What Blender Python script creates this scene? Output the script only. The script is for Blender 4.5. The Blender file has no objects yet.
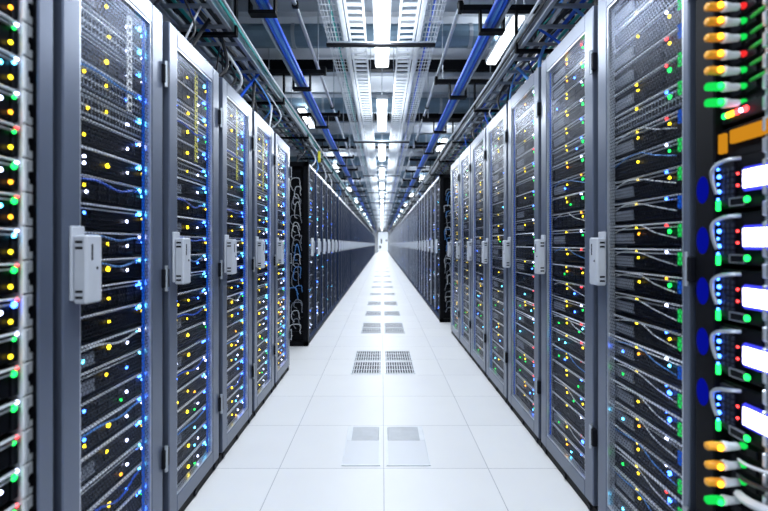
import bpy, math, random
from mathutils import Vector
R = random.Random(7)
sc = bpy.context.scene
COL = sc.collection
PI = math.pi

# ------------------------------------------------------------------ materials
def new_mat(name):
    m = bpy.data.materials.new(name); m.use_nodes = True
    nt = m.node_tree; nt.nodes.clear()
    out = nt.nodes.new('ShaderNodeOutputMaterial')
    return m, nt, out

def mat(name, col, rough=0.5, metal=0.0, var=0.06, scale=12.0, spec=0.5):
    """principled surface whose colour and roughness wander a little with a noise"""
    m, nt, out = new_mat(name)
    b = nt.nodes.new('ShaderNodeBsdfPrincipled')
    tc = nt.nodes.new('ShaderNodeTexCoord')
    no = nt.nodes.new('ShaderNodeTexNoise'); no.inputs['Scale'].default_value = scale
    no.inputs['Detail'].default_value = 3
    ra = nt.nodes.new('ShaderNodeValToRGB')
    ra.color_ramp.elements[0].color = (*[max(0, c*(1-var)) for c in col], 1)
    ra.color_ramp.elements[1].color = (*[min(1, c*(1+var)) for c in col], 1)
    ra.color_ramp.elements[0].position = .3; ra.color_ramp.elements[1].position = .7
    nt.links.new(tc.outputs['Object'], no.inputs['Vector'])
    nt.links.new(no.outputs['Fac'], ra.inputs['Fac'])
    nt.links.new(ra.outputs['Color'], b.inputs['Base Color'])
    b.inputs['Roughness'].default_value = rough
    b.inputs['Metallic'].default_value = metal
    b.inputs['Specular IOR Level'].default_value = spec
    nt.links.new(b.outputs[0], out.inputs[0])
    return m

def glow(name, col, strength, sample=False):
    m, nt, out = new_mat(name)
    e = nt.nodes.new('ShaderNodeEmission')
    e.inputs['Color'].default_value = (*col, 1); e.inputs['Strength'].default_value = strength
    nt.links.new(e.outputs[0], out.inputs[0])
    m.cycles.emission_sampling = 'AUTO' if sample else 'NONE'
    return m

def perforated(name, col, pitch, rad, rough=.4, metal=.6):
    """sheet metal punched with a staggered grid of round holes (object coordinates of the sheet)"""
    m, nt, out = new_mat(name)
    N = nt.nodes.new; L = nt.links.new
    def math_(op, a, b=None, c=None):
        n = N('ShaderNodeMath'); n.operation = op
        for i, v in enumerate((a, b, c)):
            if v is None: continue
            if isinstance(v, (int, float)): n.inputs[i].default_value = v
            else: L(v, n.inputs[i])
        return n.outputs[0]
    tc = N('ShaderNodeTexCoord'); sp = N('ShaderNodeSeparateXYZ'); L(tc.outputs['Object'], sp.inputs[0])
    zz = math_('DIVIDE', sp.outputs['Z'], pitch*.866)
    row = math_('FLOOR', zz)
    odd = math_('FLOORED_MODULO', row, 2.0)
    xx = math_('ADD', math_('DIVIDE', sp.outputs['X'], pitch), math_('MULTIPLY', odd, .5))
    fx = math_('SUBTRACT', math_('FRACT', xx), .5)
    fz = math_('MULTIPLY', math_('SUBTRACT', math_('FRACT', zz), .5), .866)
    d = math_('SQRT', math_('ADD', math_('MULTIPLY', fx, fx), math_('MULTIPLY', fz, fz)))
    solid = math_('GREATER_THAN', d, rad)
    b = N('ShaderNodeBsdfPrincipled'); b.inputs['Base Color'].default_value = (*col, 1)
    b.inputs['Roughness'].default_value = rough; b.inputs['Metallic'].default_value = metal
    t = N('ShaderNodeBsdfTransparent'); mx = N('ShaderNodeMixShader')
    L(solid, mx.inputs[0]); L(t.outputs[0], mx.inputs[1]); L(b.outputs[0], mx.inputs[2])
    L(mx.outputs[0], out.inputs[0])
    return m

def floor_mat():
    m, nt, out = new_mat('raised floor tiles')
    N = nt.nodes.new; L = nt.links.new
    b = N('ShaderNodeBsdfPrincipled'); tc = N('ShaderNodeTexCoord')
    mp = N('ShaderNodeMapping'); mp.inputs['Location'].default_value = (-.010, -.13, 0)
    br = N('ShaderNodeTexBrick'); br.offset = 0; br.squash = 1
    br.inputs['Scale'].default_value = 1.0
    br.inputs['Brick Width'].default_value = .6; br.inputs['Row Height'].default_value = .6
    br.inputs['Mortar Size'].default_value = .0022; br.inputs['Mortar Smooth'].default_value = .1
    br.inputs['Color1'].default_value = (.80, .805, .81, 1); br.inputs['Color2'].default_value = (.77, .775, .785, 1)
    br.inputs['Mortar'].default_value = (.42, .43, .46, 1)
    no = N('ShaderNodeTexNoise'); no.inputs['Scale'].default_value = 3.0; no.inputs['Detail'].default_value = 5
    ra = N('ShaderNodeValToRGB'); ra.color_ramp.elements[0].color = (.93, .93, .94, 1); ra.color_ramp.elements[1].color = (1, 1, 1, 1)
    mx = N('ShaderNodeMixRGB'); mx.blend_type = 'MULTIPLY'; mx.inputs[0].default_value = 1
    L(tc.outputs['Object'], mp.inputs[0]); L(mp.outputs[0], br.inputs['Vector'])
    L(tc.outputs['Object'], no.inputs['Vector']); L(no.outputs['Fac'], ra.inputs[0])
    L(br.outputs['Color'], mx.inputs[1]); L(ra.outputs[0], mx.inputs[2]); L(mx.outputs[0], b.inputs['Base Color'])
    b.inputs['Roughness'].default_value = .45
    L(b.outputs[0], out.inputs[0])
    return m

M = {}
M['floor'] = floor_mat()
M['grey'] = mat('light grey cabinet paint', (.108, .132, .190), .30, .35, .04, 3)
M['greydark'] = mat('slate cabinet paint', (.022, .027, .042), .45, .1, spec=.2)
M['black'] = mat('black powder coat', (.004, .0045, .0065), .5, spec=.08)
M['blackgloss'] = mat('black gloss plastic', (.003, .0035, .006), .35, spec=.10)
M['charcoal'] = mat('charcoal plastic', (.007, .008, .012), .45, spec=.12)
M['silver'] = mat('brushed silver metal', (.62, .66, .72), .28, .75)
M['lip'] = mat('bright server rail', (.80, .84, .92), .3, .2)
M['steel'] = mat('dull galvanised steel', (.40, .44, .49), .38, .7)
M['white'] = mat('white powder coat', (.72, .75, .79), .4)
M['tray'] = mat('white tray enamel', (.78, .82, .86), .4)
M['lock'] = mat('pale grey lock housing', (.47, .50, .56), .4)
M['slab'] = mat('painted concrete slab', (.42, .48, .56), .8, 0, .12, 1.5)
M['panel'] = mat('pale ceiling sheet', (.66, .70, .76), .6, 0, .06, 2)
M['duct'] = mat('blue grey duct steel', (.16, .24, .31), .4, .4, .1, 3)
M['wall'] = mat('white wall paint', (.75, .77, .80), .7, 0, .03, 2)
M['mesh'] = perforated('grey perforated sheet', (.052, .066, .105), .0160, .462, .26, 1.0)
M['meshdark'] = perforated('dark perforated sheet', (.008, .019, .055), .012, .47, .6, 0)
M['navy'] = mat('dark navy door paint', (.012, .026, .070), .6, 0, spec=.05)
M['grille'] = perforated('pale perforated floor plate', (.62, .64, .68), .008, .22, .5, .1)
M['dark'] = mat('dark void', (.03, .032, .04), .8)
M['slotdark'] = mat('dark slot shade', (.05, .055, .07), .8)
M['blue'] = mat('blue cable jacket', (.010, .11, .75), .4)
M['sky'] = mat('light blue cable jacket', (.10, .32, .80), .4)
M['teal'] = mat('teal cable jacket', (.03, .46, .42), .4)
M['wcable'] = mat('white cable jacket', (.70, .74, .80), .4)
M['gcable'] = mat('grey cable jacket', (.25, .28, .34), .4)
M['kcable'] = mat('black cable jacket', (.012, .013, .018), .45)
M['ycable'] = mat('yellow tag plastic', (.75, .70, .05), .4)
M['amberboot'] = mat('amber plug boot', (.85, .38, .03), .35)
M['greenjack'] = mat('green cable jacket', (.02, .45, .06), .4)
M['finlight'] = mat('grey vent fins', (.30, .33, .39), .4, .3)
M['port'] = mat('silver port face', (.42, .47, .56), .35, .4)
G = {
 'yellow': glow('yellow indicator', (1.0, .72, .02), 5.0),
 'amber': glow('amber indicator', (1.0, .40, .02), 5.0),
 'white': glow('white indicator', (.60, .66, 1.0), 11.0),
 'cyan': glow('cyan indicator', (.10, .62, 1.0), 11.0),
 'blue': glow('blue indicator', (.04, .16, 1.0), 14.0),
 'green': glow('green indicator', (.015, 1.0, .13), 3.0),
 'red': glow('red indicator', (1.0, .05, .05), 5.0),
}
M['greenboot'] = glow('green lit boot', (.01, .8, .10), .9)
M['redclip'] = glow('red lit clip', (1, .03, .03), .9)
M['tube'] = glow('fluorescent diffuser', (.88, .95, 1.0), 5.0)
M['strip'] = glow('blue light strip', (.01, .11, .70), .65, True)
M['gstrip'] = glow('green light strip', (.02, .8, .14), .7, True)
M['screen'] = glow('white lit screen', (.86, .88, 1.0), 7.0, True)
M['screenbloom'] = glow('painted blue screen bloom', (.06, .07, 1.0), 1.2)
M['amberlit'] = glow('amber backlit display', (1.0, .40, .02), .55, True)
M['bluelens'] = glow('blue lit lens', (.004, .010, .55), .42, True)

# ------------------------------------------------------------------ mesh helper
class MB:
    def __init__(s): s.v = []; s.f = []; s.mi = []; s.mats = []
    def m(s, key):
        mt = M.get(key) or G.get(key) if isinstance(key, str) else key
        if mt not in s.mats: s.mats.append(mt)
        return s.mats.index(mt)
    def box(s, x0, x1, y0, y1, z0, z1, key, bev=0.0):
        k = s.m(key); n = len(s.v)
        x0, x1 = min(x0, x1), max(x0, x1); y0, y1 = min(y0, y1), max(y0, y1); z0, z1 = min(z0, z1), max(z0, z1)
        b = min(bev, (x1-x0)*.45, (y1-y0)*.45, (z1-z0)*.45)
        if b <= 0:
            s.v += [(x0,y0,z0),(x1,y0,z0),(x1,y1,z0),(x0,y1,z0),(x0,y0,z1),(x1,y0,z1),(x1,y1,z1),(x0,y1,z1)]
            fs = [(0,3,2,1),(4,5,6,7),(0,1,5,4),(1,2,6,5),(2,3,7,6),(3,0,4,7)]
            s.f += [tuple(n+i for i in q) for q in fs]; s.mi += [k]*6
            return s
        # bevelled box: 24 vertices, three per corner
        X = (x0, x1); Y = (y0, y1); Z = (z0, z1); idx = {}
        for i in (0, 1):
            for j in (0, 1):
                for l in (0, 1):
                    cx, cy, cz = X[i], Y[j], Z[l]
                    dx, dy, dz = (b if i == 0 else -b), (b if j == 0 else -b), (b if l == 0 else -b)
                    idx[i,j,l,'x'] = len(s.v); s.v.append((cx, cy+dy, cz+dz))
                    idx[i,j,l,'y'] = len(s.v); s.v.append((cx+dx, cy, cz+dz))
                    idx[i,j,l,'z'] = len(s.v); s.v.append((cx+dx, cy+dy, cz))
        def add(*q): s.f.append(tuple(q)); s.mi.append(k)
        for a in (0, 1):
            q = [idx[a,0,0,'x'], idx[a,1,0,'x'], idx[a,1,1,'x'], idx[a,0,1,'x']]; add(*(q if a else q[::-1]))
            q = [idx[0,a,0,'y'], idx[0,a,1,'y'], idx[1,a,1,'y'], idx[1,a,0,'y']]; add(*(q if a else q[::-1]))
            q = [idx[0,0,a,'z'], idx[1,0,a,'z'], idx[1,1,a,'z'], idx[0,1,a,'z']]; add(*(q if a else q[::-1]))
        for i in (0, 1):
            for j in (0, 1):
                p = (i + j) % 2
                q = [idx[i,j,0,'x'], idx[i,j,0,'y'], idx[i,j,1,'y'], idx[i,j,1,'x']]; add(*(q if p == 0 else q[::-1]))
                q = [idx[i,0,j,'x'], idx[i,0,j,'z'], idx[i,1,j,'z'], idx[i,1,j,'x']]; add(*(q if p else q[::-1]))
                q = [idx[0,i,j,'y'], idx[0,i,j,'z'], idx[1,i,j,'z'], idx[1,i,j,'y']]; add(*(q if p == 0 else q[::-1]))
                for l in (0, 1):
                    q = [idx[i,j,l,'x'], idx[i,j,l,'y'], idx[i,j,l,'z']]; add(*(q if (i+j+l) % 2 else q[::-1]))
        return s
    def tube(s, pts, r, key, n=7, smooth=0, caps=True):
        k = s.m(key)
        P = [Vector(p) for p in pts]
        if smooth and len(P) > 2:
            Q = []
            for i in range(len(P)-1):
                p0 = P[max(i-1, 0)]; p1 = P[i]; p2 = P[i+1]; p3 = P[min(i+2, len(P)-1)]
                for t in range(smooth):
                    u = t/smooth
                    Q.append(.5*((2*p1)+(p2-p0)*u+(2*p0-5*p1+4*p2-p3)*u*u+(-p0+3*p1-3*p2+p3)*u**3))
            Q.append(P[-1]); P = Q
        base = len(s.v); up = None
        rs = r if isinstance(r, (list, tuple)) else None
        for i, p in enumerate(P):
            t = (P[min(i+1, len(P)-1)]-P[max(i-1, 0)]).normalized()
            if up is None:
                up = Vector((0,0,1)) if abs(t.z) < .9 else Vector((1,0,0))
            a = t.cross(up)
            if a.length < 1e-4: a = t.cross(Vector((.3,.8,.1)))
            a.normalize(); bb = a.cross(t).normalized(); up = bb
            rr = rs[i] if rs else r
            for j in range(n):
                c = 2*PI*j/n
                s.v.append(tuple(p + a*math.cos(c)*rr + bb*math.sin(c)*rr))
        for i in range(len(P)-1):
            for j in range(n):
                q = base+i*n
                s.f.append((q+j, q+(j+1) % n, q+n+(j+1) % n, q+n+j)); s.mi.append(k)
        if caps:
            s.f.append(tuple(base+j for j in range(n))[::-1]); s.mi.append(k)
            q = base+(len(P)-1)*n
            s.f.append(tuple(q+j for j in range(n))); s.mi.append(k)
        return s
    def ball(s, c, rx, ry, rz, key, n=8, m=5):
        k = s.m(key); b = len(s.v)
        s.v.append((c[0], c[1], c[2]-rz))
        for i in range(1, m):
            a = -PI/2+PI*i/m
            for j in range(n):
                t = 2*PI*j/n
                s.v.append((c[0]+rx*math.cos(a)*math.cos(t), c[1]+ry*math.cos(a)*math.sin(t), c[2]+rz*math.sin(a)))
        s.v.append((c[0], c[1], c[2]+rz)); e = len(s.v)-1
        for j in range(n):
            s.f.append((b, b+1+(j+1) % n, b+1+j)); s.mi.append(k)
            q = b+1+(m-2)*n
            s.f.append((e, q+j, q+(j+1) % n)); s.mi.append(k)
        for i in range(m-2):
            q = b+1+i*n
            for j in range(n):
                s.f.append((q+j, q+(j+1) % n, q+n+(j+1) % n, q+n+j)); s.mi.append(k)
        return s
    def data(s, name):
        me = bpy.data.meshes.new(name); me.from_pydata(s.v, [], s.f)
        for mt in s.mats: me.materials.append(mt)
        me.polygons.foreach_set('material_index', s.mi); me.update()
        return me
    def build(s, name, parent=None, loc=(0,0,0)):
        return link(name, s.data(name), parent, loc)

def link(name, data, parent=None, loc=(0,0,0)):
    o = bpy.data.objects.new(name, data); COL.objects.link(o)
    if parent is not None: o.parent = parent
    o.location = loc
    return o

def tag(o, label=None, cat=None, group=None, kind=None):
    if label: o['label'] = label
    if cat: o['category'] = cat
    if group: o['group'] = group
    if kind: o['kind'] = kind
    return o

def empty(name, loc, rz=0.0):
    o = bpy.data.objects.new(name, None); COL.objects.link(o)
    o.empty_display_size = .05; o.location = loc; o.rotation_euler = (0, 0, rz)
    return o

KIDS = {}
def copy_tree(o, parent=None):
    c = o.copy(); COL.objects.link(c)
    if parent is not None: c.parent = parent
    for ch in o.children: copy_tree(ch, c)
    return c

ORD = ['first','second','third','fourth','fifth','sixth','seventh','eighth','ninth','tenth','eleventh','twelfth','thirteenth',
       'fourteenth','fifteenth','sixteenth','seventeenth','eighteenth','nineteenth','twentieth']
TENS = {20:'twenty',30:'thirty',40:'forty',50:'fifty',60:'sixty',70:'seventy',80:'eighty',90:'ninety'}
def ordw(n):      # 1 -> first
    if n <= 20: return ORD[n-1]
    t, u = n//10*10, n % 10
    return TENS[t][:-1]+'ieth' if u == 0 else TENS[t]+'-'+ORD[u-1]

# ------------------------------------------------------------------ setting
CAMZ = 1.29
Y0, Y1 = -5.0, 62.0
XW = 5.0
ZC = 4.35
tag(MB().box(-XW, XW, Y0, Y1+9, -.10, 0, 'floor').build('floor'), kind='structure')
tag(MB().box(-XW, XW, Y0, Y1+9, ZC, ZC+.12, 'slab').build('ceiling'), kind='structure')
tag(MB().box(-XW-.1, -XW, Y0, Y1+9, -.1, ZC+.12, 'wall').build('wall_left'), kind='structure')
tag(MB().box(XW, XW+.1, Y0, Y1+9, -.1, ZC+.12, 'wall').build('wall_right'), kind='structure')
tag(MB().box(-XW, XW, Y0-.1, Y0, -.1, ZC+.12, 'wall').build('wall_back'), kind='structure')
w = MB()
w.box(-XW, -.60, Y1, Y1+.2, 0, ZC, 'wall'); w.box(.88, XW, Y1, Y1+.2, 0, ZC, 'wall'); w.box(-.60, .88, Y1, Y1+.2, 3.1, ZC, 'wall')
tag(w.build('wall_far'), kind='structure')
tag(MB().box(-XW, XW, Y1+9, Y1+9.1, 0, ZC, 'wall').build('wall_beyond'), kind='structure')
t = MB()
t.box(-.66, -.58, Y1-.03, Y1+.23, 0, 3.1, 'greydark'); t.box(.86, .94, Y1-.03, Y1+.23, 0, 3.1, 'greydark'); t.box(-.66, .94, Y1-.03, Y1+.23, 3.02, 3.18, 'greydark')
tag(t.build('trim_1'), kind='structure')

# ------------------------------------------------------------------ grey cabinets
DOORZ0 = .055
def make_cabinet(W, H, s0, s1, door=True, gap=.022):
    """front in the plane y=0 facing -y; s0 / s1 = stile widths at -x / +x"""
    root = empty('server_cabinet', (0,0,0))
    h = W/2 - .004
    f = MB()
    D = 1.0
    for sx in (-1, 1):
        f.box(sx*h, sx*(h-.035), .036, .09, .05, H-.02, 'greydark' if door else 'black', .004)
        f.box(sx*h, sx*(h-.035), D-.05, D, .05, H-.02, 'greydark' if door else 'black', .004)
    f.box(-h, h, .036, D, H-.045, H-.003, 'grey' if door else 'black', .004)
    f.box(-h, h, .036, D, .05, .085, 'black', .003)
    if not door:
        for sx in (-1, 1): f.box(sx*(h-.035), sx*(h-.004), .008, .036, .055, H-.006, 'black'); f.box(sx*.262, sx*(h-.004), 0, .008, .055, H-.006, 'grey', .003)
        f.box(-.262, .262, 0, .008, H-.08, H-.006, 'grey', .003); f.box(-.262, .262, 0, .008, .055, .10, 'grey', .003)
    f.build('frame', root)
    for sx in (-1, 1):
        MB().box(sx*(h-.001), sx*(h-.012), .092, D-.052, .09, H-.05, 'black').build('side_panel', root)
    MB().box(-h+.036, h-.036, D-.02, D-.004, .09, H-.05, 'black').build('back_panel', root)
    p = MB(); p.box(-h, h, .012, D-.02, 0, .05, 'black', .004)
    for sx in (-.8, 0, .8): p.box(sx*h-.015, sx*h+.015, .004, .014, .008, .038, 'charcoal', .003)
    p.build('plinth', root)
    for sx in (-1, 1):
        r = MB(); r.box(sx*.272, sx*.292, .055, .12, .09, H-.05, 'steel' if door else 'white', .002)
        for i in range(int((H-.2)/.0445)):
            z = .12+i*.0445
            r.box(sx*.278, sx*.286, .0535, .056, z, z+.014, 'black')
        r.build('mounting_rail', root)
    if not door: return root
    hd = W/2-gap
    d = MB(); z0, z1 = DOORZ0, H-.006; T = .032
    d.box(-hd, -hd+s0, 0, T, z0, z1, 'grey', .004); d.box(hd-s1, hd, 0, T, z0, z1, 'grey', .004)
    d.box(-hd+s0, hd-s1, 0, T, z1-.082, z1, 'grey', .003); d.box(-hd+s0, hd-s1, 0, T, z0, z0+.078, 'grey', .003)
    # inner rolled lip
    a, b, c, e = -hd+s0, hd-s1, z0+.078, z1-.082
    d.box(a, a+.006, .004, T+.004, c, e, 'silver'); d.box(b-.006, b, .004, T+.004, c, e, 'silver')
    d.box(a, b, .004, T+.004, c, c+.006, 'silver'); d.box(a, b, .004, T+.004, e-.006, e, 'silver')
    dr = d.build('door', root)
    MB().box(a+.006, b-.006, .013, .0138, c+.006, e-.006, 'mesh').build('perforated_panel', dr)
    for z in (H*.16, H*.5, H*.885):
        hg = MB(); hg.box(hd-.012, hd+gap+.004, -.014, .01, z-.04, z+.04, 'charcoal', .003)
        hg.tube([(hd+.004, -.012, z-.055), (hd+.004, -.012, z+.055)], .008, 'steel', 8)
        hg.build('hinge', dr)
    lk = MB(); u0, u1 = -hd+.026, -hd+.102
    lk.box(u0-.003, u1-.02, -.010, 0, 1.118, 1.345, 'lock', .003)
    lk.box(u0, u1, -.052, -.010, 1.108, 1.318, 'lock', .006)
    for z in (1.128, 1.146, 1.278, 1.296):
        for x in (u0-.0008, u1-.0012): lk.box(x, x+.002, -.040, -.018, z-.004, z+.004, 'black')
    lk.box(u0+.022, u0+.030, -.0532, -.0515, 1.24, 1.29, 'charcoal', .001)
    lk.ball((u0+.05, -.052, 1.215), .005, .003, .005, 'charcoal')
    tag(lk.build('lock_box', dr), label='pale grey lock box with dark slots')
    return root

XL, HL, WL = .9416, 2.284, .65
XR, HR, WR = .992, 2.42, .72
LYC = [1.27-.65*.5 + .65*i for i in range(6)]         # 0 = the open one nearest the camera
RYC = [1.724] + [2.047+.72*(i+.5) for i in range(6)]  # doored ones on the right
RW = [.645] + [.72]*6

left_cabs, right_cabs = [], []
o = make_cabinet(WL, HL, .06, .06, door=False); o.location = (-XL, LYC[0], 0); o.rotation_euler.z = PI/2
tag(o, 'open-fronted server cabinet with white keyhole ears and no mesh door, nearest on the left', 'server cabinet'); left_cabs.append(o)
proto = make_cabinet(WL, HL, .076, .088, True, .029)
# upright straps behind the upper mesh
def strap(root, key, u, z0, z1, lab):
    s = MB(); s.box(u-.016, u+.016, .030, .034, z0, z1, key, .001)
    n = int((z1-z0)/.03)
    for i in range(n): s.box(u-.006, u+.006, .0292, .031, z0+.008+i*.03, z0+.020+i*.03, 'black')
    return tag(s.build('cable_strap', root), label=lab)
for i in range(1, 6):
    o = proto if i == 1 else copy_tree(proto)
    o.location = (-XL, LYC[i], 0); o.rotation_euler.z = PI/2
    w_ = ['', 'first', 'second', 'third', 'fourth', 'fifth'][i]
    tag(o, f'grey server cabinet with closed mesh door, {w_} past the open cabinet on the left', 'server cabinet', 'grey cabinets on the left')
    left_cabs.append(o)
for i in range(1, 6):
    if i == 1: strap(left_cabs[i], 'white', .10, 1.80, 2.20, 'white slotted strap')
    elif i < 5: strap(left_cabs[i], 'ycable', .06, 1.72, 2.20, 'yellow slotted strap')
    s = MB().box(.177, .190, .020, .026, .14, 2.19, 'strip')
    tag(s.build('glow_strip', left_cabs[i]), label='added blue glow strip')
o = make_cabinet(RW[0], HR, .078, .030); o.location = (XR, RYC[0], 0); o.rotation_euler.z = -PI/2
right_cabs.append(o)
for k in range(22):
    s = MB().box(.218, .232, .020, .026, .15+k*.097, .15+k*.097+.045, 'gstrip' if k % 3 != 1 else 'strip')
    tag(s.build('rail_light', o), label='green lit segment' if k % 3 != 1 else 'blue lit segment')
proto = make_cabinet(WR, HR, .085, .085)
for i in range(1, 7):
    o = proto if i == 1 else copy_tree(proto)
    o.location = (XR, RYC[i], 0); o.rotation_euler.z = -PI/2; right_cabs.append(o)
for o in right_cabs[1:]:  # emitters added to tint the interiors blue, not fittings of the cabinets
    tag(MB().box(-.250, -.243, .020, .026, .14, 2.32, 'strip').build('glow_strip', o), label='added blue glow strip')
for i, o in enumerate(right_cabs):
    tag(o, f'grey server cabinet with closed mesh door, {ordw(i+1)} past the plug-filled rack on the right', 'server cabinet', 'grey cabinets on the right')

# ------------------------------------------------------------------ servers
WS, HS = .53, .086
def chassis(kind):
    b = MB(); h = WS/2
    b.box(-h, h, .012, .60, 0, HS, 'black', .002)
    for sx in (-1, 1): b.box(sx*h, sx*(h-.02), .002, .014, .002, HS-.002, 'charcoal', .002)
    if kind == 'bays':
        for i in range(8):
            for j in range(2):
                x = -.235+i*.057; z = .008+j*.034
                b.box(x, x+.052, .003, .014, z, z+.030, 'charcoal', .002)
                b.box(x+.004, x+.010, .0015, .004, z+.005, z+.025, 'greydark')
    elif kind == 'plain':
        b.box(-.24, .24, .004, .014, .006, .070, 'blackgloss', .003)
        for j in range(3): b.box(-.10, .08, .001, .005, .016+j*.017, .022+j*.017, 'charcoal')
    elif kind == 'vent':
        b.box(-.24, .24, .005, .014, .004, .072, 'blackgloss', .002)
        for i in range(14): b.box(-.236+i*.0105, -.230+i*.0105, -.004, .008, .018, .052, 'finlight')
        b.box(-.238, -.088, -.002, .008, .010, .016, 'finlight')
        for i in range(12): b.box(-.03+i*.011, -.024+i*.011, .000, .008, .020, .045, 'charcoal')
    elif kind == 'ports':
        b.box(-.245, .245, .000, .014, .008, .070, 'port', .002)
        for i in range(24):
            for j in range(2):
                x = -.238+i*.0198; z = .014+j*.028
                b.box(x, x+.013, -.002, .004, z, z+.018, 'black')
                b.box(x+.003, x+.010, -.003, .000, z+.0185, z+.022, 'white')
    return b.data('chassis')
CH = {k: chassis(k) for k in ('bays', 'plain', 'vent', 'ports')}
def bar(kind):
    b = MB(); h = WS/2-.006
    if kind == 0: b.box(-h, h, -.010, .003, HS-.008, HS-.001, 'lip', .002)
    elif kind == 1:
        b.box(-h, h, -.010, .003, HS-.006, HS-.001, 'lip', .002); b.box(-h, h, -.007, .004, HS-.020, HS-.016, 'silver', .001)
    else:
        b.tube([(-h, .01, HS-.006), (-h+.02, -.010, HS-.006), (h-.02, -.010, HS-.006), (h, .01, HS-.006)], .0042, 'lip', 8)
    return b.data('front_bar')
BARS = [bar(0), bar(1), bar(2)]
LED = {}
for k in G:
    LED[k] = MB().ball((0,0,0), .0060, .0045, .0060, G[k]).data('status_light')
    LED[k+'L'] = MB().ball((0,0,0), .0092, .006, .0092, G[k]).data('status_light')
    LED[k+'S'] = MB().ball((0,0,0), .0038, .003, .0038, G[k]).data('status_light')
EAR = MB()
EAR.box(.255, .306, -.020, -.012, .001, .090, 'white', .003); EAR.box(.266, .270, -.0215, -.018, .006, .085, 'steel', .001)
EAR.box(.275, .287, -.0215, -.019, .022, .040, 'black'); EAR.ball((.281, -.020, .046), .012, .003, .013, 'black')
EAR = EAR.data('mounting_ear')

def server(cab, rz, xw, yw, z, kind, bk, lights, label, group, ear=False):
    root = empty('rack_server', (xw, yw, z), rz)
    tag(root, label, 'server', group)
    link('chassis', CH[kind], root); 
    link('front_bar', BARS[bk], root)
    for (u, zz, key) in lights:
        l = link('status_light', LED[key], root, (u, -.004, zz))
        l['label'] = {'y':'yellow','a':'amber','w':'white','c':'cyan','b':'blue','g':'green','r':'red'}[key[0]] + ' light'
    if ear: link('mounting_ear', EAR, root)['label'] = 'white mounting ear with keyhole'
    return root

def shade(kind, lights):
    return {'bays':'drive-bay', 'plain':'plain-faced', 'vent':'vented', 'ports':'silver-fronted port'}[kind] + ('' if kind == 'ports' else ' black')

# left: 22 in each cabinet
for c in range(6):
    for k in range(22):
        z = .125 + k*.0935
        top = k > 15
        if c == 0:
            kind = 'plain'; bk = 1
            L_ = [(.243, .066, R.choice(('greenL','greenL','cyan','blueL','green'))), (.252, .080, R.choice(('red','white','red','white')))]
            if k > 8 or R.random() < .25: L_.append((.232, .022, R.choice(('yellow','yellowL','yellow','amber'))))
            if R.random() < .4: L_.append((.20, .050, R.choice(('white','cyan'))))
        else:
            kind = R.choice(('plain','plain','bays','vent') if not top else ('plain','bays','vent','ports'))
            bk = R.choice((0, 0, 1, 2))
            L_ = []
            if R.random() < .8: L_.append((-.02+R.uniform(-.008,.008), .045+R.uniform(-.012,.006), 'yellowL' if R.random() < .35 else 'yellow'))
            if R.random() < .45: L_.append((-.145+R.uniform(-.01,.02), .030, R.choice(('yellow','yellow','white','cyan','yellow'))))
            if R.random() < .40: L_.append((-.145, .052, R.choice(('yellow','blue','white'))))
            if R.random() < .8: L_.append((.10+R.uniform(-.004,.004), .036, R.choice(('white','white','blue','white'))))
            if k < 7 and R.random() < .5: L_.append((.06, .018, R.choice(('green','amber','cyan'))))
            L_.append((.185, .070, R.choice(('cyan','cyanL','cyanL','blueL','blueL','white'))))
            if R.random() < .75: L_.append((.205, .050, R.choice(('cyan','yellow','yellow','green','blue','white'))))
            if R.random() < .6: L_.append((.165, .066, R.choice(('blue','blueS','cyanS'))))
        where = 'open cabinet nearest on the left' if c == 0 else f'{ORD[c-1]} grey mesh-door cabinet on the left'
        lab = f'{shade(kind, L_)} server, {ordw(k+1)} from the bottom in the {where}'
        server(left_cabs[c], PI/2, -XL-.044 - (.012 if c == 0 else 0), LYC[c], z, kind, bk, L_, lab, 'servers in the left cabinets', c == 0)
# right: 23 in each doored cabinet
for c in range(7):
    for k in range(23):
        z = .125 + k*.0965
        if k in (17, 18) and c < 4: kind = 'ports' if k == 17 else 'vent'
        else: kind = R.choice(('vent','vent','plain','bays')) if c else R.choice(('vent','vent','vent','plain'))
        bk = R.choice((0, 1, 1, 2))
        L_ = []
        if R.random() < (.85 if c < 2 else .5): L_.append((-.055+R.uniform(-.006,.006), .072, 'yellow'))
        if R.random() < (.7 if c < 2 else .25): L_.append((-.045+R.uniform(-.006,.006), .048, R.choice(('yellow','yellow','yellow','amber'))))
        L_.append((.128, .074, R.choice(('white','white','red','blue','amber') if k > 9 else ('white','red','blue','red'))))
        if R.random() < .8: L_.append((.145, .052, R.choice(('greenL','greenL','green','yellow') if k > 8 else ('blueL','blueL','yellow','green','cyan'))))
        if k < 8 and R.random() < .5: L_.append((-.16, .030, R.choice(('cyan','green','blue'))))
        if c and R.random() < .5: L_.append((R.uniform(-.2, .2), .03, R.choice(('blue','blue','cyan','white','green'))))
        lab = f'{shade(kind, L_)} server, {ordw(k+1)} from the bottom in the {ORD[c]} grey mesh-door cabinet on the right'
        server(right_cabs[c], -PI/2, XR+.044, RYC[c], z, kind, bk, L_, lab, 'servers in the right cabinets')

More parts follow.
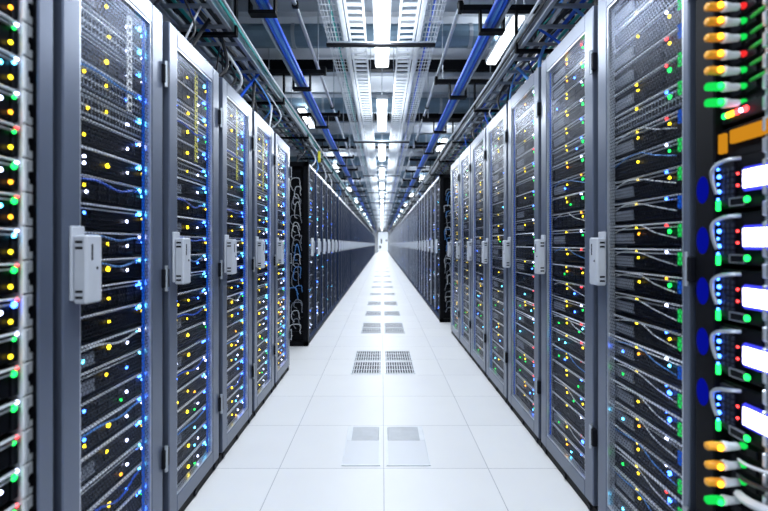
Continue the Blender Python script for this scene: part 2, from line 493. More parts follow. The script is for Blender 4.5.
# patch cables strung across server fronts
def cable(name, pts, r, key, label, cat='cable', group=None, smooth=6, n=6):
    o = MB().tube(pts, r, key, n, smooth).build(name)
    # origin at the first point
    p = Vector(pts[0]); o.data.transform(__import__('mathutils').Matrix.Translation(-p)); o.location = p
    return tag(o, label, cat, group)
for c in range(2):
    for k in range(1, 17, 1 if c == 0 else 2):
        z = .125+k*.0965
        y = RYC[c]; x = XR+.034
        key = R.choice(('wcable','wcable','sky'))
        pts = [(x+.01, y+.235, z+.055), (x-.005, y+.12, z+.074), (x-.004, y+.02, z+.078+R.uniform(-.01, .006)), (x-.006, y-.08, z+.050), (x+.008, y-.18, z+.028)]
        cn = {'wcable':'white','sky':'light blue'}[key]
        cable('patch_cable', pts, .0024, key, f'{cn} patch cable across the {ordw(k+1)} server up in the {ORD[c]} right mesh-door cabinet', 'cable', 'patch cables in the right cabinets')
for c in (1, 2, 3):
    for k in (2, 5, 8, 11, 12, 14, 18):
        z = .125+k*.0935; y = LYC[c]; x = -XL-.034
        key = R.choice(('wcable','sky','blue'))
        pts = [(x-.008, y-.23, z+.06), (x+.004, y-.10, z+.072), (x+.006, y+.03, z+.05+R.uniform(-.015, .015)), (x+.004, y+.13, z+.066), (x-.01, y+.20, z+.060)]
        cn = {'wcable':'white','sky':'light blue','blue':'dark blue'}[key]
        cable('patch_cable', pts, .004, key, f'{cn} patch cable across the {ordw(k+1)} server up in the {ORD[c-1]} left mesh-door cabinet', 'cable', 'patch cables in the left cabinets')

# ------------------------------------------------------------------ the plug-filled rack at the right edge
rk = empty('equipment_rack', (XR, 1.04, 0), -PI/2)   # local x = -world y ; local y = world x - XR
tag(rk, 'open black equipment rack with blue lamps down its post, nearest on the right', 'equipment rack')
f = MB()
f.box(-.355, -.275, 0, .05, .05, HR, 'black', .004); f.box(.275, .355, 0, .05, .05, HR, 'black', .004)
f.box(-.355, -.30, .95, 1.0, .05, HR, 'black', .004); f.box(.30, .355, .95, 1.0, .05, HR, 'black', .004)
f.box(-.355, .355, 0, 1.0, HR-.04, HR, 'black', .004); f.box(-.355, .355, 0, 1.0, 0, .05, 'black', .004)
f.build('frame', rk)
MB().box(-.354, -.342, .052, .948, .05, HR-.041, 'black').build('side_panel', rk)
MB().box(.342, .354, .052, .948, .05, HR-.041, 'black').build('side_panel', rk)
MB().box(-.298, .298, .97, .99, .05, HR-.041, 'black').build('back_panel', rk)
for i in range(5):
    zc = 1.29-(190+50.5*i-244)*1.36/440
    l = MB(); l.ball((-.322, 0, zc), .026, .004, .042, 'bluelens', 14, 10)
    tag(l.build('lamp_lens', rk), label='blue lit lens')
gd = MB()
for i in range(40):
    gd.box(-.115, -.103, .004, .016, .10+i*.055, .138+i*.055, 'silver', .003)
gd.box(-.113, -.105, .012, .022, .08, 2.33, 'steel')
gd.build('cable_guide', rk)

def at_right(px, py, y):       # photo pixel at world depth y -> world x, z
    return (px-382)*y/440, CAMZ-(py-244)*y/440
# five blade servers with lit screens
for i, py in enumerate((179, 238, 298, 357, 418)):
    zc = 1.29-(py-244)*1.20/440
    b = empty('blade_server', (XR+.008, 1.04, zc-.075), -PI/2)
    tag(b, f'blade server with glowing white screen, {ordw(i+1)} from the top at the right edge', 'server', 'blade servers in the right rack')
    c = MB(); c.box(-.272, .272, .012, .6, 0, .148, 'black', .003)
    c.box(-.268, -.215, .002, .014, .01, .14, 'charcoal', .003)
    for a in range(3):
        for q in range(6): c.box(-.252+a*.016, -.243+a*.016, -.001, .004, .028+q*.016, .038+q*.016, 'greydark')
    c.build('chassis', b)
    s = MB(); s.box(-.184, .05, -.004, .012, .044, .110, 'screenbloom', .008); s.box(-.175, .046, -.006, 0, .052, .102, 'screen', .006)  # glowing blue border imitates the bloom around the screen
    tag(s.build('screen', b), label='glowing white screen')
    hd = MB(); hd.tube([(-.192, .004, .138), (-.205, -.02, .136), (-.235, -.028, .128), (-.258, -.026, .110), (-.262, -.02, .075), (-.258, -.012, .045)], .0055, 'steel', 8, 4)
    hd.build('handle', b)
    for q in range(5): tag(link('status_light', LED['blue'+('' if q % 2 else 'S')], b, (-.264+.004*(q % 2), -.004, .030+q*.022)), label='blue light')
    tag(link('status_light', LED['redS'], b, (-.192, -.004, .095)), label='red light')
    tag(link('status_light', LED['redS'], b, (-.192, -.004, .062)), label='red light')
    g = MB(); g.box(-.272, -.262, -.006, .004, -.004, .026, 'green', .002); tag(g.build('side_light', b), label='green light')
    dsp = MB(); dsp.box(-.222, -.172, -.002, .012, .006, .028, 'blackgloss', .001)
    for (x0, x1, z0, z1) in ((-.224, -.170, .0265, .029), (-.224, -.170, .005, .007), (-.224, -.222, .005, .029), (-.172, -.170, .005, .029)):
        dsp.box(x0, x1, -.004, .002, z0, z1, 'steel')
    dsp.build('small_display', b)
    tag(link('status_light', LED['greenL'], b, (-.158, -.006, .020)), label='green light')
# amber display unit above them
zc = 1.29-(140-244)*1.24/440
b = empty('display_unit', (XR+.008, 1.04, zc-.045), -PI/2)
tag(b, 'black unit with amber lit display above the blade servers on the right', 'display unit')
MB().box(-.272, .272, .012, .6, 0, .09, 'black', .003).build('chassis', b)
for x in (-.268, -.255): tag(MB().box(x, x+.009, -.002, .012, .018, .076, 'amberlit', .002).build('indicator_bar', b), label='amber lit bar')
tag(MB().box(-.225, -.06, -.002, .012, .040, .078, 'amberlit', .002).build('display', b), label='amber lit panel')
# patch panels carrying the plugs
def plug_panel(z0, z1, label):
    p = empty('port_bank', (XR+.03, 1.04, z0), -PI/2); tag(p, label, 'port bank')
    q = MB(); q.box(-.272, .272, .012, .3, 0, z1-z0, 'black', .002); q.build('chassis', p)
    n = int((z1-z0)/.046)
    for i in range(n):
        q = MB()
        q.box(-.26, .26, .008, .013, .008+i*.046, .040+i*.046, 'black', .001)
        for j in range(10): q.box(-.25+j*.05, -.215+j*.05, .003, .009, .012+i*.046, .036+i*.046, 'charcoal', .001)
        q.build('port_row', p)
plug_panel(1.66, 2.05, 'tall black port bank behind the upper plugs at the right edge')
plug_panel(.50, .76, 'low black port bank behind the lower plugs at the right edge')
def plug(py, tip, clip, body, idx, word, up):
    y = 1.245
    _, z = at_right(720, py, y)
    p = empty('cable_plug', (.915, y, z))
    tn = {'amberboot':'amber', 'green':'green lit'}[tip]; cn = {'green':'green', 'red':'red'}[clip]
    tag(p, f'{tn} tipped plug with {cn} light, {word} of the {up} right-edge plugs', 'plug', f'{up} plugs in the right rack')
    m = MB(); m.tube([(0,0,0), (.004,0,0), (.022,0,.001), (.047,0,0)], [.006, .011, .012, .011], {'green':'greenboot'}.get(tip, tip), 10)
    m.build('boot', p)['label'] = tn + ' boot'
    m = MB(); m.tube([(.047,0,0), (.052,0,0), (.072,0,-.001), (.092,0,0)], [.012, .0145, .011, .010], body, 10); m.build('body', p)
    tag(link('status_light', LED['amberL' if tip == 'amberboot' else 'greenL'], p, (.034, -.012, 0)), label='lit window')
    m = MB(); m.ball((.104, -.002, .002), .013, .011, .009, {'green':'greenboot','red':'redclip'}[clip]); m.box(.09, .125, -.006, .006, -.006, .006, 'charcoal', .002)
    tag(m.build('clip_light', p), label=cn + ' lit clip')
    return p
for i, py in enumerate((7, 22, 38, 55, 71, 87, 103)):
    plug(py, 'amberboot' if i < 5 else 'green', 'red' if i in (0, 3) else 'green', 'wcable', i, ordw(i+1) + ' from the top', 'upper')
for i, py in enumerate((446, 465, 482, 500)):
    plug(py, 'amberboot' if i < 3 else 'green', 'green', 'wcable', i, ordw(i+1) + ' from the top', 'lower')
for i, py in enumerate((12, 28, 43, 60, 76)):
    _, z = at_right(750, py, 1.2)
    cable('patch_cable', [(1.035, 1.235, z), (1.020, 1.20, z-.004), (1.018, 1.13, z-.002), (1.03, 1.04, z+.004)], .005, 'greenjack',
          f'green patch cable, {ordw(i+1)} from the top beside the upper plugs at the right edge', 'cable', 'green cables in the right rack')
for i, (py, key, nm, r) in enumerate(((497, 'wcable', 'thick white', .012), (478, 'kcable', 'black', .006), (462, 'wcable', 'thin white', .004))):
    _, z = at_right(740, py, 1.22)
    cable('patch_cable', [(1.0, 1.235, z), (.99, 1.20, z+.004), (.985, 1.15, z+.014), (.99, 1.08, z+.03)], r, key,
          f'{nm} cable curving away from the lower plugs at the right edge', 'cable')
# small lit sockets between plugs and blades
b = empty('media_converter', (XR+.008, 1.04, 1.29-(112-244)*1.24/440-.02), -PI/2)
tag(b, 'small converter with orange and red lights under the upper plugs at the right edge', 'converter')
MB().box(-.272, .272, .012, .3, 0, .045, 'charcoal', .003).build('chassis', b)
for (u, key) in ((-.235, 'amberL'), (-.222, 'amberL'), (-.205, 'redL'), (-.19, 'white'), (-.175, 'redL'), (-.25, 'greenL')):
    tag(link('status_light', LED[key], b, (u, .004, .022)), label={'a':'orange','r':'red','w':'white','g':'green'}[key[0]] + ' light')

# ------------------------------------------------------------------ black cabinets further down the aisle
def make_black(W, H):
    root = empty('server_cabinet', (0,0,0)); h = W/2-.002; D = 1.0
    f = MB()
    f.box(-h, h, .06, D, .05, .09, 'black'); f.box(-h, h, .03, D, H-.04, H, 'black', .003)
    for sx in (-1, 1): f.box(sx*h, sx*(h-.03), .03, .08, .05, H-.04, 'black'); f.box(sx*h, sx*(h-.03), D-.05, D, .05, H-.04, 'black')
    f.box(-h+.03, h-.03, D-.02, D-.005, .09, H-.04, 'black')
    f.build('frame', root)
    MB().box(-h, h, .012, D-.02, 0, .05, 'black').build('plinth', root)
    d = MB(); z0, z1 = .055, H-.004; a = h-.004
    d.box(-a, -a+.022, 0, .026, z0, z1, 'navy', .003); d.box(a-.022, a, 0, .026, z0, z1, 'navy', .003)
    d.box(-a+.022, a-.022, 0, .026, z1-.035, z1, 'silver', .003); d.box(-a+.022, a-.022, 0, .026, z0, z0+.05, 'navy', .003)
    d.box(-a+.020, -a+.024, -.002, .024, z0+.05, z1-.035, 'silver')
    dr = d.build('door', root)
    MB().box(-a+.022, a-.022, .010, .0108, z0+.05, z1-.035, 'meshdark').build('perforated_panel', dr)
    k = MB(); k.box(-.05-.05, -.05+.05, -.012, .012, 1.13, 1.37, 'white', .004); k.box(-.065, -.035, -.035, -.012, 1.17, 1.33, 'silver', .005)
    tag(k.build('handle', dr), label='pale grey door handle')
    return root
stuff = MB()
Rs = random.Random(3)
def fill(xf, sgn, y, W, H, n, detail):
    """server fronts inside a black cabinet; sgn = +1 left row facing +x"""
    for k in range(n):
        if Rs.random() < .10: continue
        z = .13+k*.0935 if n < 24 else .13+k*.0935
        x0 = xf-sgn*.055; x1 = xf-sgn*.50
        stuff.box(x0, x1, y-.26, y+.26, z, z+.084, 'charcoal')
        y0 = y-.25; y1 = y+Rs.choice((.25, .25, .1))
        stuff.box(x0+sgn*.010, x0, y0, y1, z+.072, z+.084, 'lip')
        if Rs.random() < .8: stuff.box(x0+sgn*.004, x0, y-.20, y-.20+Rs.uniform(.05, .25), z+.03, z+.048, 'port')
        if detail:
            for q in range(Rs.randint(1, 3)):
                u = Rs.uniform(-.22, .22); zz = z+Rs.uniform(.02, .065)
                stuff.box(x0+sgn*.006, x0, y+u-.009, y+u+.009, zz-.006, zz+.006, G[Rs.choice(('white','blue','cyan','blue','white'))])
def rows():
    out = []
    for side, X, Ys, W, H, n in (('left', -.93, 5.62, .61, 2.32, 6), ('right', .95, 7.31, .67, 2.43, 6)):
        pr = make_black(W, H); first = True
        y = Ys; idx = 0; blk = 0
        while y + n*W < Y1-.5:
            for j in range(n):
                yc = y+W*(j+.5); idx += 1
                o = pr if first else copy_tree(pr); first = False
                o.location = (X, yc, 0); o.rotation_euler.z = PI/2 if side == 'left' else -PI/2
                tag(o, f'black server cabinet with pale handle, {ordw(idx)} along the far {side} row', 'server cabinet', f'black cabinets of the far {side} row')
                fill(X, 1 if side == 'left' else -1, yc, W, H, 22 if side == 'left' else 23, idx < 30)
            y += n*W; blk += 1
            out.append((side, X, y, H))
            y += .14
rows()
tag(stuff.build('server_fronts'), 'faintly lit server fronts behind the dark doors of the far cabinets', 'servers', kind='stuff')

# end frames with looped cables on the near end of each far row
def cable_end(side, sgn, X, Y, H):
    cm = empty('cable_manager', (X, Y, 0)); tag(cm, f'black cable manager closing the near end of the far {side} row', 'cable manager')
    f = MB()
    f.box(0, sgn*.065, -.075, -.003, 0, H+.01, 'black', .004); f.box(sgn*.36, sgn*.40, -.075, -.003, 0, H+.01, 'black', .004)
    f.box(0, sgn*.40, -.075, -.003, 0, .06, 'black', .004); f.box(0, sgn*.40, -.075, -.003, H-.05, H+.011, 'black', .004)
    f.build('frame', cm)
    MB().box(sgn*.065, sgn*.36, -.012, -.004, .06, H-.05, 'black').build('back_panel', cm)
    for i in range(int((H-.3)/.18)): MB().box(sgn*.065, sgn*.36, -.07, -.06, .18+i*.18, .188+i*.18, 'charcoal').build('crossbar', cm)
    rr = random.Random(11 if side == 'left' else 12)
    n = 22
    for i in range(n):
        z = .16+i*(H-.40)/n; x = X+sgn*rr.uniform(.075, .13); y = Y-.085-rr.uniform(0, .02)
        a = rr.uniform(.05, .12); b = rr.uniform(.03, .13)
        key = rr.choice(('gcable','wcable','sky','gcable')); cn = {'wcable':'white','gcable':'grey','sky':'light blue'}[key]
        pts = [(x, Y-.06, z), (x, y, z+.04), (x+sgn*rr.uniform(-.01, .03), y, z+.04+b), (x+sgn*a, y-.01, z+.05+b*.8), (x+sgn*(a+.02), y, z+rr.uniform(-.02, .05)), (x+sgn*(a-.01), Y-.06, z-.03)]
        cable('patch_cable', pts, .0038, key, f'{cn} cable loop, {ordw(i+1)} from the floor on the far {side} row end', 'cable', f'cable loops on the far {side} row end', 5)
cable_end('left', -1, -.93, 5.62, 2.32)
cable_end('right', 1, .95, 7.31, 2.43)

# ------------------------------------------------------------------ floor grilles
def slot_grille(w_, l_):
    r = empty('floor_grille', (0,0,0))
    f = MB(); f.box(0, w_, 0, .018, .0005, .007, 'white', .001); f.box(0, w_, l_-.018, l_, .0005, .007, 'white', .001)
    f.box(0, .012, .018, l_-.018, .0005, .007, 'white', .001); f.box(w_-.012, w_, .018, l_-.018, .0005, .007, 'white', .001)
    f.build('frame', r)
    b = MB(); n = int((w_-.024)/.0235)
    for i in range(n): b.box(.012+(i+.5)*(w_-.024)/n-.0042, .012+(i+.5)*(w_-.024)/n+.0042, .018, l_-.018, .002, .0065, 'white')
    for q in (.33, .66): b.box(.012, w_-.012, l_*q-.004, l_*q+.004, .002, .006, 'white')
    b.build('slats', r)
    tag(MB().box(.006, w_-.006, .008, l_-.008, .0003, .0012, 'slotdark').build('shade_plate', r), label='dark plate painted as the shaded void below the slats')  # dark sheet on the solid floor, coloured like the shade under the slats
    return r
def perf_grille(w_, l_, mirror):
    r = empty('floor_grille', (0,0,0)); s = -1 if mirror else 1
    f = MB(); f.box(0, s*w_, 0, .014, .0005, .006, 'white', .001); f.box(0, s*w_, l_-.012, l_, .0005, .006, 'white', .001)
    f.box(0, s*.012, .012, l_-.012, .0005, .006, 'white', .001); f.box(s*(w_-.006), s*w_, .012, l_-.012, .0005, .006, 'white', .001)
    f.build('frame', r)
    MB().box(s*.012, s*(w_-.006), .014, l_*.60, .0005, .004, 'platelight').build('perforated_plate', r)
    b = MB(); n = 16
    for i in range(n):
        y = l_*.61+i*(l_*.37)/n
        b.box(s*.014, s*(w_-.035), y, y+.0065, .002, .005, 'white')
    b.box(s*(w_-.035), s*(w_-.006), l_*.60, l_-.012, .002, .005, 'white')
    b.build('slats', r)
    tag(MB().box(s*.010, s*(w_-.008), l_*.60, l_-.008, .0003, .0012, 'slotdark').build('shade_plate', r), label='dark plate painted as the shaded void below the slats')  # same dark sheet, shade of the void put into its colour
    return r
def plate_mat():
    m, nt, out = new_mat('pale punched floor plate')
    N = nt.nodes.new; L = nt.links.new
    b = N('ShaderNodeBsdfPrincipled'); tc = N('ShaderNodeTexCoord')
    vo = N('ShaderNodeTexVoronoi'); vo.inputs['Scale'].default_value = 120; vo.inputs['Randomness'].default_value = 0
    ra = N('ShaderNodeValToRGB'); ra.color_ramp.elements[0].color = (.22, .23, .27, 1); ra.color_ramp.elements[1].color = (.66, .68, .72, 1)
    ra.color_ramp.elements[0].position = .28; ra.color_ramp.elements[1].position = .34
    L(tc.outputs['Object'], vo.inputs['Vector']); L(vo.outputs['Distance'], ra.inputs[0]); L(ra.outputs[0], b.inputs['Base Color'])
    b.inputs['Roughness'].default_value = .45; L(b.outputs[0], out.inputs[0]); return m
M['platelight'] = plate_mat()
for side, mir in (('left', True), ('right', False)):
    g = perf_grille(.226 if mir else .258, .545, mir); g.location = (-.010 if mir else .026, 2.555, 0)
    tag(g, f'pale perforated floor grille nearest the camera, {side} of the centre joint', 'floor grille', 'floor grilles along the aisle')
spots = [(4.36, .45), (4.85, .45), (6.35, .40), (6.78, .40), (7.92, .50), (9.27, .58), (11.1, .45), (12.9, .5), (14.7, .5), (17.3, .55), (20.2, .55), (23.4, .55), (27.0, .55), (31.5, .6)]
cache = {}
for i, (y, l_) in enumerate(spots):
    for side in ('left', 'right'):
        if l_ not in cache: g = cache[l_] = slot_grille(.305, l_)
        else: g = copy_tree(cache[l_])
        g.location = (-.310 if side == 'left' else .030, y, 0)
        tag(g, f'slotted floor grille {side} of the centre joint, {ordw(i+2)} row from the camera', 'floor grille', 'floor grilles along the aisle')

# ------------------------------------------------------------------ overhead
ZL = CAMZ+1.80
def luminaire(x, y, z, L_, wd, label, group, pw, up):
    r = empty('ceiling_light', (x, y, z)); tag(r, label, 'ceiling light', group)
    h = MB(); h.box(-wd/2-.012, wd/2+.012, -L_/2-.012, L_/2+.012, .03, .075, 'white', .004); h.build('housing', r)
    tag(MB().box(-wd/2, wd/2, -L_/2, L_/2, 0, .03, 'tube', .006).build('diffuser', r), label='glowing white diffuser')
    for s in (-1, 1): MB().tube([(0, s*L_*.4, .07), (0, s*L_*.4, ZC-z-.002)], .005, 'steel', 6).build('hanger_rod', r)
    for (nm, zz, rx, e) in (('lamp', -.006, 0, pw), ('uplight', .085, PI, up)):
        if e <= 0: continue
        ld = bpy.data.lights.get(f'{nm}{e}{L_}') or bpy.data.lights.new(f'{nm}{e}{L_}', 'AREA')
        ld.shape = 'RECTANGLE'; ld.size = wd; ld.size_y = L_; ld.energy = e; ld.color = (.87, .935, 1.0)
        lo = bpy.data.objects.new(nm, ld); COL.objects.link(lo); lo.parent = r; lo.location = (0, 0, zz); lo.rotation_euler = (rx, 0, 0)
    return r
n = 0
for k in range(-3, 23):
    y = 3.05+2.52*k+.72
    if k >= 0: n += 1; lab = f'long fluorescent ceiling light over the aisle, {ordw(n)} in front of the camera'
    else: lab = f'long fluorescent ceiling light over the aisle, {ordw(-k)} behind the camera'
    luminaire(0, y, ZL, 1.45, .125, lab, 'ceiling lights over the aisle', 38, 14)
for side, s, ys in (('left', -1, 7.25), ('right', 1, 4.3)):
    for k in range(10):
        luminaire(s*(1.33 if s < 0 else 1.34), ys+.55+5.04*k, CAMZ+2.2, 1.1, .11, f'ceiling light above the {side} cabinets, {ordw(k+1)} along', f'ceiling lights above the {side} cabinets', 14, 10)
# lamp in the room beyond the doorway
luminaire(.1, Y1+3.5, 3.6, 2.4, .6, 'ceiling light in the bright room beyond the doorway', None, 450, 0)

for i, (x, z, a, h_) in enumerate(((-.10, 1.75, .10, .75), (.72, 1.85, .14, .25), (-.30, .80, .16, .45))):
    tag(MB().box(-a, a, -.06, 0, -h_/2, h_/2, 'charcoal', .01).build('wall_box', None, (x, Y1+9-.005, z)), f"small dark box on the white wall beyond the doorway, {('upper left', 'upper right', 'lowest')[i]}", 'box')
# crossbars under the lights
for i, y in enumerate((3.76, 7.35, 11.0, 14.6, 18.2, 22, 26, 30, 34)):
    b = empty('support_strut', (0, y, CAMZ+1.70)); tag(b, f'dark steel crossbar under the ceiling lights, {ordw(i+1)} from the camera', 'crossbar', 'crossbars under the ceiling lights')
    q = MB(); q.box(-.475, .455, -.02, .02, -.012, .012, 'charcoal', .004); q.box(-.47, .45, -.012, .012, .012, .026, 'steel'); q.build('channel', b)
    q = MB()
    for x in (-.44, .42): q.tube([(x, 0, .02), (x, 0, ZC-CAMZ-1.70-.002)], .005, 'steel', 6)
    q.build('hanger_rods', b)

def rungs(r, x0, x1, pitch, off, wid, z0, z1, key, L_, i0):
    """one hundred rungs from index i0 on as parts, the others of the long tray as one part"""
    me = MB().box(x0, x1, 0, wid, z0, z1, key).data('rung'); q = MB()
    for i in range(int((L_-off)/pitch)):
        y = off+i*pitch
        if i0 <= i < i0+100: link('rung', me, r, (0, y, 0))
        else: q.box(x0, x1, y, y+wid, z0, z1, key)
    tag(q.build('rungs', r), kind='stuff')
# ladder trays and wire baskets beside the lights
YT0, YT1 = -2.0, 56.0
for side, s in (('left', -1), ('right', 1)):
    z = CAMZ+2.1
    r = empty('cable_ladder', (s*.245, YT0, z)); tag(r, f'white cable ladder hung {side} of the ceiling lights', 'cable ladder')
    q = MB(); L_ = YT1-YT0
    for e in (-1, 1): q.box(e*.078-.009, e*.078+.009, 0, L_, -.03, .03, 'tray', .002)
    q.build('side_rails', r)
    rungs(r, -.07, .07, .12, .05, .028, -.026, -.008, 'tray', L_, 40)
    q = MB()
    for i in range(int(L_/2.4)): 
        for e in (-1, 1): q.tube([(e*.092, .6+i*2.4, -.03), (e*.092, .6+i*2.4, ZC-z-.002)], .004, 'steel', 5)
    q.build('hanger_rods', r)
    r = empty('steel_channel', (s*.365, YT0, z-.02)); tag(r, f'white steel channel running between ladder and wire basket on the {side}', 'channel')
    q = MB(); q.box(-.02, .02, 0, L_, -.025, .025, 'tray', .003); q.build('channel', r)
    q = MB()
    for i in range(int(L_/2.4)): q.tube([(0, .9+i*2.4, .02), (0, .9+i*2.4, ZC-z+.018)], .004, 'steel', 5)
    q.build('hanger_rods', r)
    r = empty('wire_basket', (s*.48, YT0, z)); tag(r, f'white wire basket tray hung {side} of the aisle lights', 'wire basket')
    q = MB()
    for x, zz in ((-.075, .05), (-.075, 0), (-.045, -.01), (-.015, -.01), (.015, -.01), (.045, -.01), (.075, 0), (.075, .05)):
        q.box(x-.003, x+.003, 0, L_, zz-.003, zz+.003, 'tray')
    for i in range(int(L_/.10)):
        y = .03+i*.10
        q.box(-.078, .078, y, y+.007, -.015, -.010, 'tray'); q.box(-.079, -.073, y, y+.007, -.012, .05, 'tray'); q.box(.073, .079, y, y+.007, -.012, .05, 'tray')
    q.build('wire_mesh', r)
    q = MB()
    for i in range(int(L_/2.4)):
        for e in (-1, 1): q.tube([(e*.085, 1.2+i*2.4, .03), (e*.085, 1.2+i*2.4, ZC-z-.002)], .004, 'steel', 5)
    q.build('hanger_rods', r)
    cable('data_cable', [(s*.46, YT0+.1, z+.004), (s*.462, 12, z+.004), (s*.458, 30, z+.004), (s*.46, YT1-.1, z+.004)], .014, 'teal' if s < 0 else 'blue',
          f"{'teal' if s < 0 else 'blue'} cable lying in the {side} wire basket beside the lights", 'cable', smooth=2)
    # long conduit
    r = empty('conduit_pipe', (s*(.635 if s < 0 else .575), YT0, CAMZ+1.75)); tag(r, f'long steel conduit hanging {side} of the crossbars', 'pipe')
    q = MB(); q.tube([(0,0,0), (0,L_,0)], .016, 'silver', 10); q.build('pipe', r)
    q = MB()
    for i in range(int(L_/2.4)): q.box(-.022, .022, .4+i*2.4, .44+i*2.4, -.02, .022, 'black', .003)
    q.build('clamps', r)
    # blue trunk cables on their rail
    r = empty('cable_rail', (s*.835, YT0, CAMZ+1.60)); tag(r, f'slim steel rail carrying the blue cable bundle on the {side}', 'cable rail')
    q = MB(); q.box(-.012, .012, 0, L_, -.035, .015, 'steel', .002); q.build('channel', r)
    for j, (dx, dz) in enumerate(((-.022, 0), (-.052, -.004), (-.08, .002), (-.036, .026), (-.066, .024))):
        x = s*(.835+dx); zb = CAMZ+1.60-.012+dz
        pts = [(x, YT0+.1, zb)]
        rr = random.Random(j+(20 if s < 0 else 40))
        for q_ in range(1, 20): pts.append((x+rr.uniform(-.006, .006), YT0+q_*3.0, zb+rr.uniform(-.002, .004)))
        cable('trunk_cable', pts, .0165, 'blue' if j not in (1, 4) else 'sky', f"{'dark' if j not in (1, 4) else 'light'} blue trunk cable, {ordw(j+1)} from outside on the {side} cable rail", 'cable', f'blue trunk cables on the {side} rail', smooth=2)
    # tray over the cabinet fronts
    zt = CAMZ+1.43
    r = empty('cable_tray', (s*1.0, YT0, zt)); tag(r, f'silver cable tray above the {side} cabinet fronts', 'cable tray')
    q = MB()
    for x in (0, .32): q.box(s*x-.014, s*x+.014, 0, L_, -.028, .03, 'silver', .003)
    q.build('side_rails', r)
    rungs(r, s*.014, s*.306, .25, .1, .025, -.025, -.008, 'steel', L_, 12)
    for j, (dx, key, rad) in enumerate(((-.035, 'teal' if s < 0 else 'kcable', .010), (-.06, 'wcable' if s < 0 else 'wcable', .009), (.05, 'kcable', .014), (.09, 'wcable', .012), (.14, 'kcable', .016), (.19, 'blue', .014), (.24, 'teal', .012), (.28, 'kcable', .014))):
        rr = random.Random(j*7+(1 if s < 0 else 2))
        pts = [(s*(1.0+dx), YT0+.1, zt+.012)]
        for q_ in range(1, 40): pts.append((s*(1.0+dx+rr.uniform(-.012, .012)), YT0+q_*1.45, zt+.010+rr.uniform(-.006, .02)))
        cn = {'teal':'teal','wcable':'white','kcable':'black','blue':'blue'}[key]
        cable('tray_cable', pts, rad, key, f"{cn} cable, {ordw(j+1)} from the aisle along the {side} cable tray", 'cable', f'cables along the {side} tray', smooth=2)
    # black transverse brackets with rods
    for i in range(24):
        y = 1.5+i*1.42 + (.25 if s > 0 else 0)
        if i > 10: y = 1.5+10*1.42+(i-10)*2.6
        if y > 54: break
        b = empty('support_bracket', (s*.58, y, CAMZ+1.64)); tag(b, f'black bracket holding the overhead cables on the {side}, {ordw(i+1)} from the camera', 'bracket', f'black brackets along the {side} trays')
        q = MB(); q.box(0, s*.95, -.03, .03, -.018+.05, .022+.05, 'black', .004)
        q.box(s*.12, s*.30, -.035, .035, -.125, -.10, 'black', .004)
        q.box(s*.12, s*.135, -.03, .03, -.11, .05, 'black', .003); q.box(s*.285, s*.30, -.03, .03, -.11, .05, 'black', .003)
        q.box(-s*.03, 0, -.035, .035, .03, .10, 'black', .004)
        q.build('arm', b)
        q = MB()
        for x in (.05, .9): q.tube([(s*x, 0, .07), (s*x, 0, ZC-CAMZ-1.64-.002)], .006, 'steel', 6)
        q.build('hanger_rods', b)
        q = MB(); q.box(s*.38, s*.80, -.02, .02, -.262, -.240, 'black', .003); q.box(s*.38, s*.395, -.02, .02, -.25, .04, 'black'); q.box(s*.785, s*.80, -.02, .02, -.25, .04, 'black')
        q.build('cradle', b)

# cables dropping from the trays onto the cabinets
Rd = random.Random(5)
for side, s, H, ys in (('left', -1, HL, [1.45+.14*i for i in range(21)]), ('right', 1, HR, [1.6+.2*i for i in range(23)])):
    for i, y in enumerate(ys):
        y += Rd.uniform(-.06, .06); X0 = (XL if s < 0 else XR)
        x = s*(X0+Rd.uniform(.07, .28)); zt = CAMZ+1.43
        key = Rd.choice(('kcable','kcable','blue','wcable','kcable','sky') if i > 2 else ('blue','blue','sky'))
        cn = {'kcable':'black','blue':'blue','wcable':'white','sky':'light blue'}[key]
        y2 = y+Rd.uniform(-.2, .2); x2 = s*(1.0+Rd.uniform(.0, .25))
        pts = [(x, y, H-.006), (x+s*.01, y, H+.07), (x-s*Rd.uniform(-.03, .09), y+(y2-y)*.4, H+.2), (x2, y2, zt+.04), (x2, y2+.15, zt+.05)]
        cable('drop_cable', pts, Rd.choice((.006, .009, .012)), key, f'{cn} cable dropping onto the {side} grey cabinets, {ordw(i+1)} from the camera', 'cable', f'cables dropping onto the {side} cabinets')
for side, s, X, H, Ys in (('left', -1, .93, 2.32, 5.7), ('right', 1, .95, 2.43, 7.4)):
    for i in range(16):
        y = Ys+i*.55+Rd.uniform(-.1, .1); x = s*(X+Rd.uniform(.05, .25)); zt = CAMZ+1.43
        key = Rd.choice(('kcable','kcable','wcable','sky')) ; cn = {'kcable':'black','wcable':'white','sky':'light blue'}[key]
        pts = [(x, y, H-.006), (x, y, H+.06), (x-s*Rd.uniform(-.05, .08), y+.1, H+.2), (s*1.1, y+.2, zt+.04)]
        cable('drop_cable', pts, .009, key, f'{cn} cable dropping onto the far {side} row, {ordw(i+1)} along', 'cable', f'cables dropping onto the far {side} row')
for side, s in (('left', -1), ('right', 1)):
    for i in range(18):
        y = Rd.uniform(1.2, 9.0); L2 = Rd.uniform(1.2, 3.0); x0 = Rd.uniform(1.06, 1.26); z = CAMZ+Rd.uniform(1.445, 1.50)
        pts = []
        for q_ in range(9): pts.append((s*(x0+Rd.uniform(-.05, .05)), y+L2*q_/8, z+(Rd.uniform(-.02, .03) if 0 < q_ < 8 else 0)))
        key = Rd.choice(('kcable','kcable','wcable','gcable','sky','teal')); cn = {'kcable':'black','wcable':'white','gcable':'grey','sky':'light blue','teal':'teal'}[key]
        cable('loose_cable', pts, Rd.choice((.005, .007, .009)), key, f'loose {cn} cable winding through the {side} tray, {ordw(i+1)} of the tangle', 'cable', f'loose cables in the {side} tray', smooth=4)
p = empty('cable_tag', (-.90, 6.3, 2.46)); tag(p, 'yellow tag hanging over the near end of the far left row', 'tag')
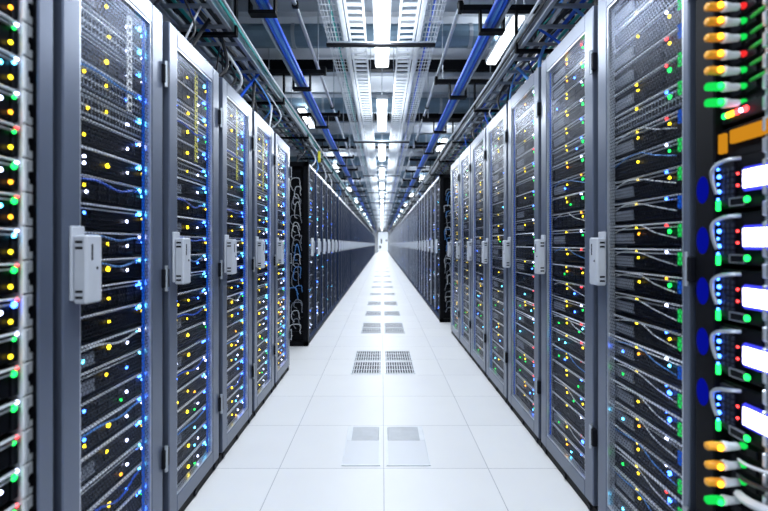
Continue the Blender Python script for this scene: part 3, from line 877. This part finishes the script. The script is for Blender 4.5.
MB().box(-.02, .02, -.004, .004, 0, .16, 'ycable', .003).build('tag_plate', p)
MB().tube([(0, 0, .155), (-.04, 0, .20), (-.09, 0, .27)], .005, 'kcable', 6).build('tie', p)

# ceiling sheets, ducts and beams running across the hall
Rb = random.Random(9); y = .4; i = 0
while y < 60:
    dp = Rb.uniform(.45, .8); i += 1
    tag(MB().box(-XW+.01, XW-.01, y, y+dp, ZC-.42, ZC-.36, 'panel', .004).build(f'trim_{i+1}'), kind='structure')
    y += dp+Rb.uniform(.25, .45)
for i in range(21):
    y = 2.515+2.52*i
    d = empty('air_duct', (0, y, ZC-.68)); tag(d, f'blue grey air duct crossing above the trays, {ordw(i+1)} from the camera', 'air duct', 'air ducts across the hall')
    q = MB(); q.tube([(-XW+.05, 0, 0), (XW-.05, 0, 0)], .13, 'duct', 14); q.build('duct', d)
    for x in range(-4, 5): MB().tube([(x-.02, 0, 0), (x+.02, 0, 0)], .138, 'steel', 14).build('joint_ring', d)
    y += 1.16
    tag(MB().box(-XW+.02, XW-.02, -.05, .05, 0, .14, 'black', .004).build('ceiling_beam', None, (0, y, ZC-.62)), f'black steel beam crossing above the trays, {ordw(i+1)} from the camera', 'beam', 'black beams across the hall')

# ------------------------------------------------------------------ world, camera
wd = bpy.data.worlds.new('world'); sc.world = wd; wd.use_nodes = True
wd.node_tree.nodes['Background'].inputs[0].default_value = (.6, .75, 1, 1)
wd.node_tree.nodes['Background'].inputs[1].default_value = .2
cam = bpy.data.cameras.new('camera'); co = bpy.data.objects.new('camera', cam); COL.objects.link(co)
co.location = (0, 0, CAMZ); co.rotation_euler = (PI/2, 0, 0)
cam.sensor_width = 36; cam.lens = 440/768*36
cam.shift_x = 2/768; cam.shift_y = -11.5/768
cam.clip_start = .05; cam.clip_end = 200
cam.dof.use_dof = True; cam.dof.focus_distance = 2.9; cam.dof.aperture_fstop = 1.7
sc.camera = co
vs = sc.view_settings
sc.display_settings.display_device = 'sRGB'
vs.view_transform = 'Standard'; vs.look = 'None'; vs.gamma = 1; vs.use_curve_mapping = False; vs.exposure = 0.18
